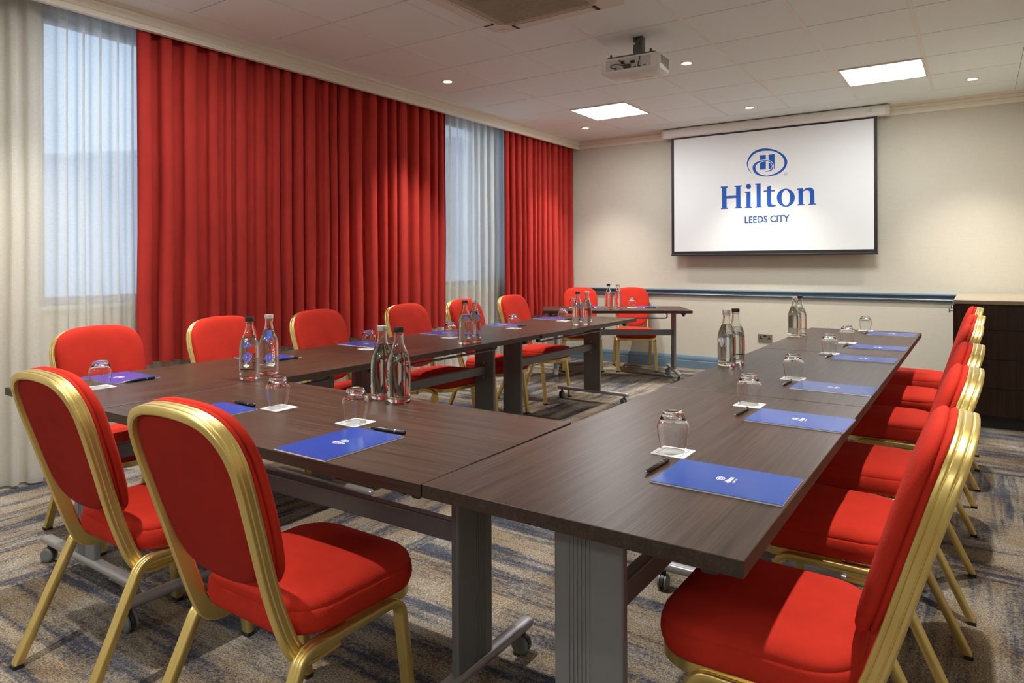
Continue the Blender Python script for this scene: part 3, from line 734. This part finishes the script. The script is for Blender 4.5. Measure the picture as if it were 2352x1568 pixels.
def make_chair():
    c = empty('banquet_chair'); tag(c, '', 'chair')
    half = [(0, .905), (.06, .903), (.112, .896), (.155, .879), (.184, .849), (.197, .808), (.199, .762), (.194, .70), (.188, .63), (.182, .56), (.179, .50), (.179, .44)]
    hp = [(x, yb(z), z) for x, z in half]+[(.181, -.103, .380), (.183, -.083, .348), (.184, -.052, .331), (.184, -.012, .331), (.184, .03, .334)]
    hp = [(x*.955, y, z) for x, y, z in hp]
    path = [(-x, y, z) for x, y, z in hp[::-1]]+hp[1:]
    path = spline(path, 5)
    rings = sweep_rings(path, ribbed(.0195, .011), (0, 1, .15), len(path)//2)
    b = MB(); b.loft(rings); b.build('back_frame', M['gold'], c, smooth=40)
    # upholstered back
    out = [(0, .922), (.055, .9205), (.105, .915), (.148, .901), (.180, .875), (.199, .836), (.205, .79), (.204, .73), (.199, .665), (.190, .605), (.174, .548), (.142, .506), (.085, .483), (0, .475)]
    out = [(x*.968, z) for x, z in out]
    oc = out+[(-x, z) for x, z in out[-2:0:-1]]
    oc = [(p.x, p.y) for p in spline([(x, z, 0) for x, z in oc+oc[:1]], 3)[:-1]]
    def layer(o, ins):
        return [(x*(1-ins/.2), yb(.705+(z-.705)*(1-ins/.212))+o, .705+(z-.705)*(1-ins/.212)) for x, z in oc]
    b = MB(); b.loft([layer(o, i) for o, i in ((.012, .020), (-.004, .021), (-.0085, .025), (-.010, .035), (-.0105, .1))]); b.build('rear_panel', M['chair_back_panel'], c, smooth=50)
    b = MB(); b.loft([layer(o, i) for o, i in ((.012, .024), (.0185, .010), (.022, .003), (.027, .0015), (.031, .004), (.0335, .0085), (.036, .004), (.041, .0005), (.048, 0), (.056, .005), (.0625, .016), (.066, .035), (.068, .07), (.069, .13))])
    b.build('backrest', M['chair_red'], c, smooth=60)
    # seat
    def outline(ins, z, front=0):
        pts = []
        for x, y in rrect(1, 1, .23, 7):
            yy = .100+y*(.395-2*ins); w = (.412+.026*(y+.5))-2*ins
            bow = .010*(1-(2*x)**2) if y > .3 else (-.012*(1-(2*x)**2) if y < -.3 else 0)
            pts.append((x*w, max(yy+bow, .03)+front if front else yy+bow, z))
        return pts
    b = MB(); b.loft([outline(i, z) for i, z in ((.034, .3775), (.012, .3785), (.004, .384), (0, .396), (-.002, .412), (0, .430), (.003, .4360), (.0045, .4370), (.0038, .4400), (.0065, .4490), (.015, .4580), (.034, .4650), (.06, .4695), (.11, .474), (.17, .476))])
    b.build('seat', M['chair_red'], c, smooth=60)
    b = MB(); b.loft([outline(.014, .352, .010), outline(.012, .354, .010), outline(.012, .3765, .010), outline(.014, .378, .010)]); b.build('seat_frame', M['gold'], c, smooth=40)
    # side tubes: rear leg, rail, front leg
    for s in (-1, 1):
        pts = fillet([(s*.211, -.252, .006), (s*.200, -.088, .361), (s*.202, .212, .361), (s*.210, .252, .006)], [.050, .045], 8)
        pp = []
        for a, q in zip(pts, pts[1:]):
            k = max(1, int((q-a).length/.08)); pp += [a.lerp(q, i/k) for i in range(k)]
        pp.append(pts[-1])
        n = len(pp); mid = min(range(n), key=lambda i: abs(pp[i].y-.05) + (0 if pp[i].z > .3 else 9))
        rg = sweep_rings(pp, ribbed(.017, .0115), (-1, 0, 0), mid)
        i0 = max(i for i in range(n) if pp[i].y < -.030 and i < mid+1); i1 = min(i for i in range(n) if pp[i].y > .155 and i > mid-1)
        for nm, a, e in (('leg', 0, i0), ('side_rail', i0, i1), ('leg', i1, n-1)):
            b = MB(); b.loft(rg[a:e+1]); lg = b.build(nm, M['gold'], c, smooth=40)
            if nm == 'leg':
                q = pp[0] if a == 0 else pp[-1]
                t = MB(); t.loft([[(q.x+x, q.y+y, z) for x, y in rrect(.036, .026, .004, 2)] for z in (0, .012)]); t.build('foot_cap', M['black_rubber'], lg, smooth=30)
    return c
CHAIR = make_chair()
def chair(rear, face_deg, label, group):
    d = Vector((math.cos(R(face_deg)), math.sin(R(face_deg))))
    place(CHAIR, (rear[0]+d.x*.25, rear[1]+d.y*.25, 0), R(face_deg-90), label, group)
ORD = ['first', 'second', 'third', 'fourth', 'fifth', 'sixth']
for k, (x, y, a) in enumerate([(-.040, 1.60, 180), (-.029, 2.31, 180), (-.022, 2.975, 180), (-.020, 3.858, 180), (-.008, 4.58, 180), (-.012, 5.355, 180)]):
    chair((x, y), a, 'red gold framed banquet chair, %s from the camera in the sideboard row' % ORD[k], 'chairs along the sideboard row')
for k, (x, y, a) in enumerate([(-3.54, 1.60, 0), (-3.555, 2.27, 0), (-3.53, 2.926, 0), (-3.46, 3.68, 0), (-3.50, 4.40, 0), (-3.56, 5.195, 0)]):
    chair((x, y), a, 'red gold framed banquet chair by the curtains, %s from the large sheer window' % ORD[k], 'chairs along the window table row')
chair((-2.195, .860), 90, 'red gold framed banquet chair seen from behind, at the window end of the cross table', 'chairs at the cross table')
chair((-1.432, .82), 90, 'red gold framed banquet chair seen from behind, closest to the camera at the cross table', 'chairs at the cross table')
FA = Vector((-3.624, 5.869)); FU = Vector((.853, .522)); FV = Vector((-.522, .853))
def fpos(u, v): q = FA+FU*u+FV*v; return (q.x, q.y)
chair(fpos(.43, 1.205), -58.5, 'red gold framed banquet chair behind the corner table, beside the corner curtain', 'chairs behind the corner table')
chair(fpos(1.03, 1.207), -58.5, 'red gold framed banquet chair behind the corner table, against the blue dado rail', 'chairs behind the corner table')

# ------------------------------------------------------------------ folding conference table on castors
def make_table(L, Wd, off=0, ins=.128, coly=0):
    t = empty('conference_table'); tag(t, '', 'table')
    b = MB(); b.box(-L/2, L/2, -Wd/2, Wd/2, .700, .730, .0012, 1)
    top = b.build('tabletop', [M['wood'], M['wood_edge']], t, smooth=0)
    for p in top.data.polygons: p.material_index = 0 if abs(p.normal.z) > .9 else 1
    cx = [-(L/2-ins)+off, (L/2-ins)+off]
    for s, x in zip((-1, 1), cx):
        b = MB(); b.box(x-.013, x+.013, coly-.080, coly+.080, .100, .690, .006)
        for k in range(6):
            y = coly-.006+k*.0095; b.box(x+s*.0125, x+s*.0145, y, y+.0045, .105, .688)
        b.build('column', M['grey_metal'], t, smooth=0)
        b = MB(); b.box(x-.045, x+.045, -.20, .20, .688, .700, .002); b.build('top_plate', M['grey_metal'], t, smooth=0)
        b = MB(); e = Wd/2-.005; pr = rrect(.042, .030, .012, 4)
        b.loft([[(x+a*k, y, .088+c*k) for a, c in pr] for y, k in ((-e, .55), (-e+.006, .82), (-e+.018, 1), (e-.018, 1), (e-.006, .82), (e, .55))])
        b.build('foot_bar', M['grey_metal_light'], t, smooth=40)
        for q in (-1, 1):
            y = q*(Wd/2-.045); ang = R(35*s+60*q)
            mt = Matrix.Translation((x, y, 0)) @ Matrix.Rotation(ang, 4, 'Z')
            b = MB(); b.cyl((0, 0, .050), (0, 0, .076), .009, 14)
            arc = [(-.030+.0, .030)]+[(.006+.031*math.cos(R(a)), .029+.031*math.sin(R(a))) for a in range(170, -25, -15)]
            b2 = [(y_, z_) for y_, z_ in arc[1:]]
            vs = [(-.0055, p, z) for p, z in b2]+[(-.0055, .006+(p-.006)*.72, .029+(z-.029)*.72) for p, z in b2[::-1]]
            nn = len(vs); vs2 = [(.0055, p, z) for _, p, z in vs]
            b.add(vs+vs2, [tuple(range(nn)), tuple(reversed(range(nn, 2*nn)))]+[(i, i+nn, (i+1) % nn+nn, (i+1) % nn) for i in range(nn)])
            b.v = [tuple(mt @ Vector(p)) for p in b.v]
            ca = b.build('castor', M['dark_plastic'], t, smooth=40)
            for wq in (-1, 1):
                b = MB(); m2 = mt @ Matrix.Translation((0, .006, .029)) @ Matrix.Rotation(R(90), 4, 'Y')
                b.lathe([(.010, wq*.0185), (.021, wq*.0195), (.0255, wq*.018), (.029, wq*.014), (.029, wq*.009), (.026, wq*.007)], 28, m2)
                b.build('wheel', M['caster_grey'], ca, smooth=40)
    b = MB(); b.box(cx[0]+.013, cx[1]-.013, -.017, .017, .448, .506, .005); bm_ = b.build('beam', M['grey_metal'], t, smooth=0)
    for s, x in zip((1, -1), cx):
        b = MB(); xx = x+s*.014; b.prism([(y, z) for y, z in rrect(.040, .115, .012, 4, 0, .477)], -.0015, .0015, Matrix.Translation((xx, 0, 0)) @ Matrix(((0, 0, 1, 0), (1, 0, 0, 0), (0, 1, 0, 0), (0, 0, 0, 1))))
        b.build('beam_bracket', M['grey_metal'], bm_, smooth=0)
        for z in (.428, .526):
            b = MB(); b.cyl((xx+s*.001, 0, z), (xx+s*.005, 0, z), .006, 10); b.build('bolt', M['bolt'], bm_)
    rp = fillet([(cx[0]+.10, -.16, .700), (cx[0]+.09, -.165, .640), (cx[1]-.09, -.165, .640), (cx[1]-.10, -.16, .700)], .02, 5)
    b = MB(); b.sweep(rp, [(.007*math.cos(a), .007*math.sin(a)) for a in [k*PI/5 for k in range(10)]], up=(0, 1, 0)); b.build('release_rod', M['grey_metal'], t, smooth=50)
    for s in (-1, 1):
        b = MB(); x = s*(L/2-.075); b.box(x-.022, x+.022, -Wd/2+.06, -Wd/2+.10, .684, .700, .004); b.box(x-.012, x+.012, -Wd/2+.065, -Wd/2+.095, .664, .685, .005); b.build('latch', M['dark_plastic'], t, smooth=0)
    return t
T1 = make_table(1.418, .70)
place(T1, (-.667, 1.842, 0), R(90), 'dark wood table on grey castor legs, closest to the camera in the sideboard row', 'tables in the sideboard row')
place(T1, (-.667, 3.266, 0), R(90), 'dark wood conference table in the middle of the sideboard row', 'tables in the sideboard row')
place(T1, (-.667, 4.690, 0), R(90), 'dark wood conference table at the screen end of the sideboard row', 'tables in the sideboard row')
th = make_table(1.424, .695, off=-.020, coly=.040)
th.location = (-1.736, 1.467, 0); th.rotation_euler = (0, 0, R(.9)); th['label'] = 'dark wood cross table joining the two long rows at the camera end'
place(T2 := make_table(1.418, .735, ins=.14), (-2.823, 1.812, 0), R(90), 'dark wood conference table beside the large sheer window', 'tables in the window row')
place(T2, (-2.823, 3.2325, 0), R(90), 'dark wood conference table in the middle of the window row', 'tables in the window row')
tl = make_table(1.555, .70, ins=.16); tl.location = (-2.797, 4.723, 0); tl.rotation_euler = (0, 0, R(90)); tl['label'] = 'dark wood conference table at the corner end of the window row'; tl['group'] = 'tables in the window row'
tf = make_table(1.49, .675); q = fpos(.745, .337); tf.location = (q[0], q[1], 0); tf.rotation_euler = (0, 0, R(31.4)); tf['label'] = 'dark wood table standing at an angle in the corner beside the screen'

# ------------------------------------------------------------------ small things on the tables
TZ = .7302
def make_pad():
    p = empty('notepad'); tag(p, '', 'notepad')
    MB().box(-.1, .1, -.14, .14, 0, .0032, .0004, 1).build('pages', M['paper'], p, smooth=0)
    MB().box(-.1, .1, -.14, .14, .0033, .0043, .0003, 1).build('cover', M['pad_blue'], p, smooth=0)
    b = MB(); z = .0046
    n = 20
    for r0, r1 in ((.0088, .0106), (.0036, .0062)):
        b.add([(r*math.cos(2*PI*k/n)*1.25, .014+r*.9*math.sin(2*PI*k/n), z) for r in (r0, r1) for k in range(n)], [(k, (k+1) % n, n+(k+1) % n, n+k) for k in range(n)])
    vs, fs = text_mesh('Hilton', .017, bold=.0005, res=2); b.add([(v.x, -.006+v.y, z) for v in vs], fs)
    vs, fs = text_mesh('LEEDS CITY', .0058, bold=.0002, res=1); b.add([(v.x, -.018+v.y, z) for v in vs], fs)
    b.build('printed_logo', M['print_white'], p, smooth=0)
    return p
def make_coaster():
    p = empty('drink_coaster'); tag(p, '', 'coaster')
    MB().prism(rrect(.090, .090, .006, 4), 0, .0016).build('card', M['paper'], p, smooth=0)
    b = MB(); h = .033
    for (x0, x1, y0, y1) in ((-h, h, h-.0016, h), (-h, h, -h, -h+.0016), (-h, -h+.0016, -h, h), (h-.0016, h, -h, h)):
        b.add([(x0, y0, .0018), (x1, y0, .0018), (x1, y1, .0018), (x0, y1, .0018)], [(0, 1, 2, 3)])
    b.build('printed_border', M['print_blue'], p, smooth=0)
    return p
def make_glass():
    pr = [(.0315, 0), (.0335, .012), (.0375, .038), (.0405, .058), (.0408, .066), (.039, .073), (.034, .0815), (.0295, .090), (.0272, .0975), (.0262, .1005), (.0245, .1020), (.018, .1010), (.010, .0985), (0, .0978),
          (0, .0885), (.016, .0880), (.0255, .0855), (.0315, .0795), (.0372, .0715), (.0390, .0655), (.0388, .0575), (.0358, .0375), (.0318, .0115), (.0300, 0), (.0315, 0)]
    b = MB(); b.lathe(pr, 40, cap=False); g_ = b.build('drinking_glass', M['glass'], smooth=40, merge=1e-5)
    return tag(g_, '', 'glass')
def make_pen(clip=True):
    p = empty('ballpoint_pen'); tag(p, '', 'pen')
    mt = Matrix.Translation((0, 0, .0056)) @ Matrix.Rotation(R(90), 4, 'Y')
    MB().lathe([(.0028, -.056), (.0046, -.045), (.0054, -.025), (.0054, .030), (.0050, .031)], 16, mt).build('barrel', M['pen_black'], p)
    MB().lathe([(.0006, -.066), (.0012, -.063), (.0027, -.0562)], 12, mt).build('tip', M['chrome'], p)
    MB().lathe([(.0056, .030), (.0056, .034)], 16, mt).build('ring', M['chrome'], p)
    MB().lathe([(.0054, .034), (.0056, .060), (.0048, .066), (.002, .067)], 16, mt).build('cap', M['pen_black'], p)
    b = MB(); b.box(.036, .066, -.0016, .0016, .0112, .0126, .0004, 1); b.box(.061, .066, -.0016, .0016, .009, .0126); b.build('clip', M['chrome'], p, smooth=0)
    return p
def make_bottle(black, level, name='water_bottle'):
    p = empty(name); tag(p, '', 'bottle')
    outer = [(.034, .0005), (.0385, .003), (.0405, .009), (.0412, .03), (.0415, .08), (.0413, .130), (.0403, .142), (.0375, .156), (.0320, .172), (.0250, .188), (.0195, .203), (.0170, .216), (.0162, .232), (.0162, .237), (.0180, .2385), (.0180, .2425), (.0160, .2435), (.0158, .250)]
    inner = [(.0132, .250), (.0134, .232), (.0142, .216), (.0166, .203), (.0221, .188), (.0291, .172), (.0346, .156), (.0374, .142), (.0384, .130), (.0386, .08), (.0384, .03), (.0375, .016), (.034, .0125), (.02, .0120), (0, .0135)]
    def rin(z):
        for (r0, z0), (r1, z1) in zip(inner, inner[1:]):
            if z1 <= z <= z0: return r1+(r0-r1)*(z-z1)/max(1e-6, z0-z1)
        return .01
    dry = [(r, z) for r, z in inner if z > level]+[(rin(level), level), (rin(level)*.5, level-.0002), (0, level-.0002)]
    MB().lathe([(0, .003), (.028, .002)]+outer+dry, 40, cap=False).build('glass_body', M['bottle_glass'], p, smooth=45, merge=1e-5)
    lw = level-.0008
    MB().lathe([(0, lw), (rin(lw), lw)]+[(r, z) for r, z in inner if z < lw], 40, cap=False).build('water', M['water'], p, smooth=45, merge=1e-5)
    cm = M['cap_black'] if black else M['cap_silver']
    MB().lathe([(.0178, .2445), (.0186, .2455), (.0186, .2605), (.0178, .2625), (.010, .2628)], 28).build('cap', cm, p)
    b = MB(); r = .0419
    vs, fs = text_mesh('PUREZZA', .0175, bold=.0003, res=2)
    b.add([(r*math.sin(-v.y/r), -r*math.cos(-v.y/r), .078+v.x) for v in vs], fs)   # reads upwards
    for z0, z1 in ((.0445, .0485),):
        n = 14; a0, a1 = -1.5, -.15
        b.add([(r*math.sin(a0+(a1-a0)*k/n), -r*math.cos(a0+(a1-a0)*k/n), z) for z in (z0, z1) for k in range(n+1)], [(k, k+1, n+2+k, n+1+k) for k in range(n)])
    vs, fs = text_mesh('WATER', .006, bold=.0001, res=1)
    b.add([(r*math.sin(v.x/r-.8), -r*math.cos(v.x/r-.8), .038+v.y) for v in vs], fs)
    b.build('lettering', M['black'] if black else M['print_white'], p, smooth=0)
    return p
PAD, COASTER, GLASS, PEN = make_pad(), make_coaster(), make_glass(), make_pen()
SETN = {'R': 'the sideboard row', 'L': 'the window row', 'H': 'the cross table', 'F': 'the corner table'}
def setting(row, nth, pad, coaster, pen0, pen1, rz, glass_off=(0, 0), prz=0):
    where = '%s from the camera in %s' % (nth, SETN[row]) if row in 'RL' else '%s of %s' % (nth, SETN[row])
    if pad: place(PAD, (pad[0], pad[1], TZ), R(rz+prz), 'blue notepad with white logo, '+where, 'blue notepads')
    if coaster:
        place(COASTER, (coaster[0], coaster[1], TZ), R(rz), 'square white coaster under a tumbler, '+where, 'white coasters')
        place(GLASS, (coaster[0]+glass_off[0], coaster[1]+glass_off[1], TZ+.0019), 0, 'upturned clear tumbler on a coaster, '+where, 'upturned tumblers')
    if pen0:
        a = math.atan2(pen1[1]-pen0[1], pen1[0]-pen0[0])
        place(PEN, ((pen0[0]+pen1[0])/2, (pen0[1]+pen1[1])/2, TZ), a, 'black ballpoint pen beside a notepad, '+where, 'black pens')
for k, (y0, cx, cy, dx) in enumerate([(1.424, -.648, 1.680, 0), (2.128, -.644, 2.376, .010), (2.763, -.636, 3.010, .006), (3.685, -.648, 3.920, -.004), (4.225, -.645, 4.492, 0), (5.076, -.650, 5.342, -.008)]):
    setting('R', ORD[k], (-.463+dx, y0+.10), (cx, cy), (-.634, y0+.036), (-.629, y0+.175), 90, (-.002, .006), [0, -1.5, -1, 0, .5, -.5][k])
for k, (yc, cy, cx) in enumerate([(1.465, 1.312, -2.872), (2.205, 2.050, -2.86), (2.890, 2.745, -2.862), (3.620, 3.440, -2.835), (4.345, 4.160, -2.825), (5.070, 4.920, -2.845)]):
    setting('L', ORD[k], (-3.035, yc), (cx, cy), (-2.884, yc-.062), (-2.886, yc+.072), -90, (-.004, .004), [0, .5, 0, -1, 1, 0][k])
setting('H', 'window side', (-2.085, 1.262), (-1.950, 1.460), (-2.165, 1.430), (-2.035, 1.424), 0, (-.012, .004))
setting('H', 'camera side', (-1.427, 1.266), (-1.575, 1.455), (-1.477, 1.418), (-1.352, 1.433), 0, (-.010, .010))
for nm, u, cu in (('curtain side', .50, .318), ('wall side', 1.105, .940)):
    p0, p1 = fpos(u-.06, .338), fpos(u+.075, .340)
    setting('F', nm, fpos(u, .50), fpos(cu, .43), p0, p1, -148.5)

BS, BB = make_bottle(False, .196), make_bottle(True, .176)
for (x, y, rz, bl, lab) in [
    (-1.778, 1.772, -20, 0, 'silver capped water bottle on the cross table'), (-1.690, 1.765, -20, 1, 'black capped water bottle on the cross table'),
    (-2.540, 1.755, 80, 1, 'black capped water bottle on the table beside the large sheer window'), (-2.587, 1.885, 80, 0, 'silver capped water bottle on the table beside the large sheer window'),
    (-2.540, 3.220, -30, 1, 'black capped water bottle on the middle table of the window row'), (-2.536, 3.310, 40, 0, 'silver capped water bottle on the middle table of the window row'),
    (-2.536, 4.610, 150, 1, 'black capped water bottle on the far table of the window row'), (-2.500, 4.690, 160, 0, 'silver capped water bottle on the far table of the window row'),
    (-3.150, 6.380, 32, 1, 'black capped water bottle on the angled corner table'), (-3.045, 6.383, 32, 0, 'silver capped water bottle on the angled corner table'),
    (-.975, 3.215, 150, 0, 'silver capped water bottle in the pair on the middle table of the sideboard row'), (-.965, 3.325, 100, 1, 'black capped water bottle in the pair on the middle table of the sideboard row'),
    (-.978, 4.668, 150, 0, 'silver capped water bottle in the pair at the screen end of the sideboard row'), (-.972, 4.790, 100, 1, 'black capped water bottle in the pair at the screen end of the sideboard row')]:
    place(BB if bl else BS, (x, y, TZ), R(rz), lab, 'water bottles on the tables')
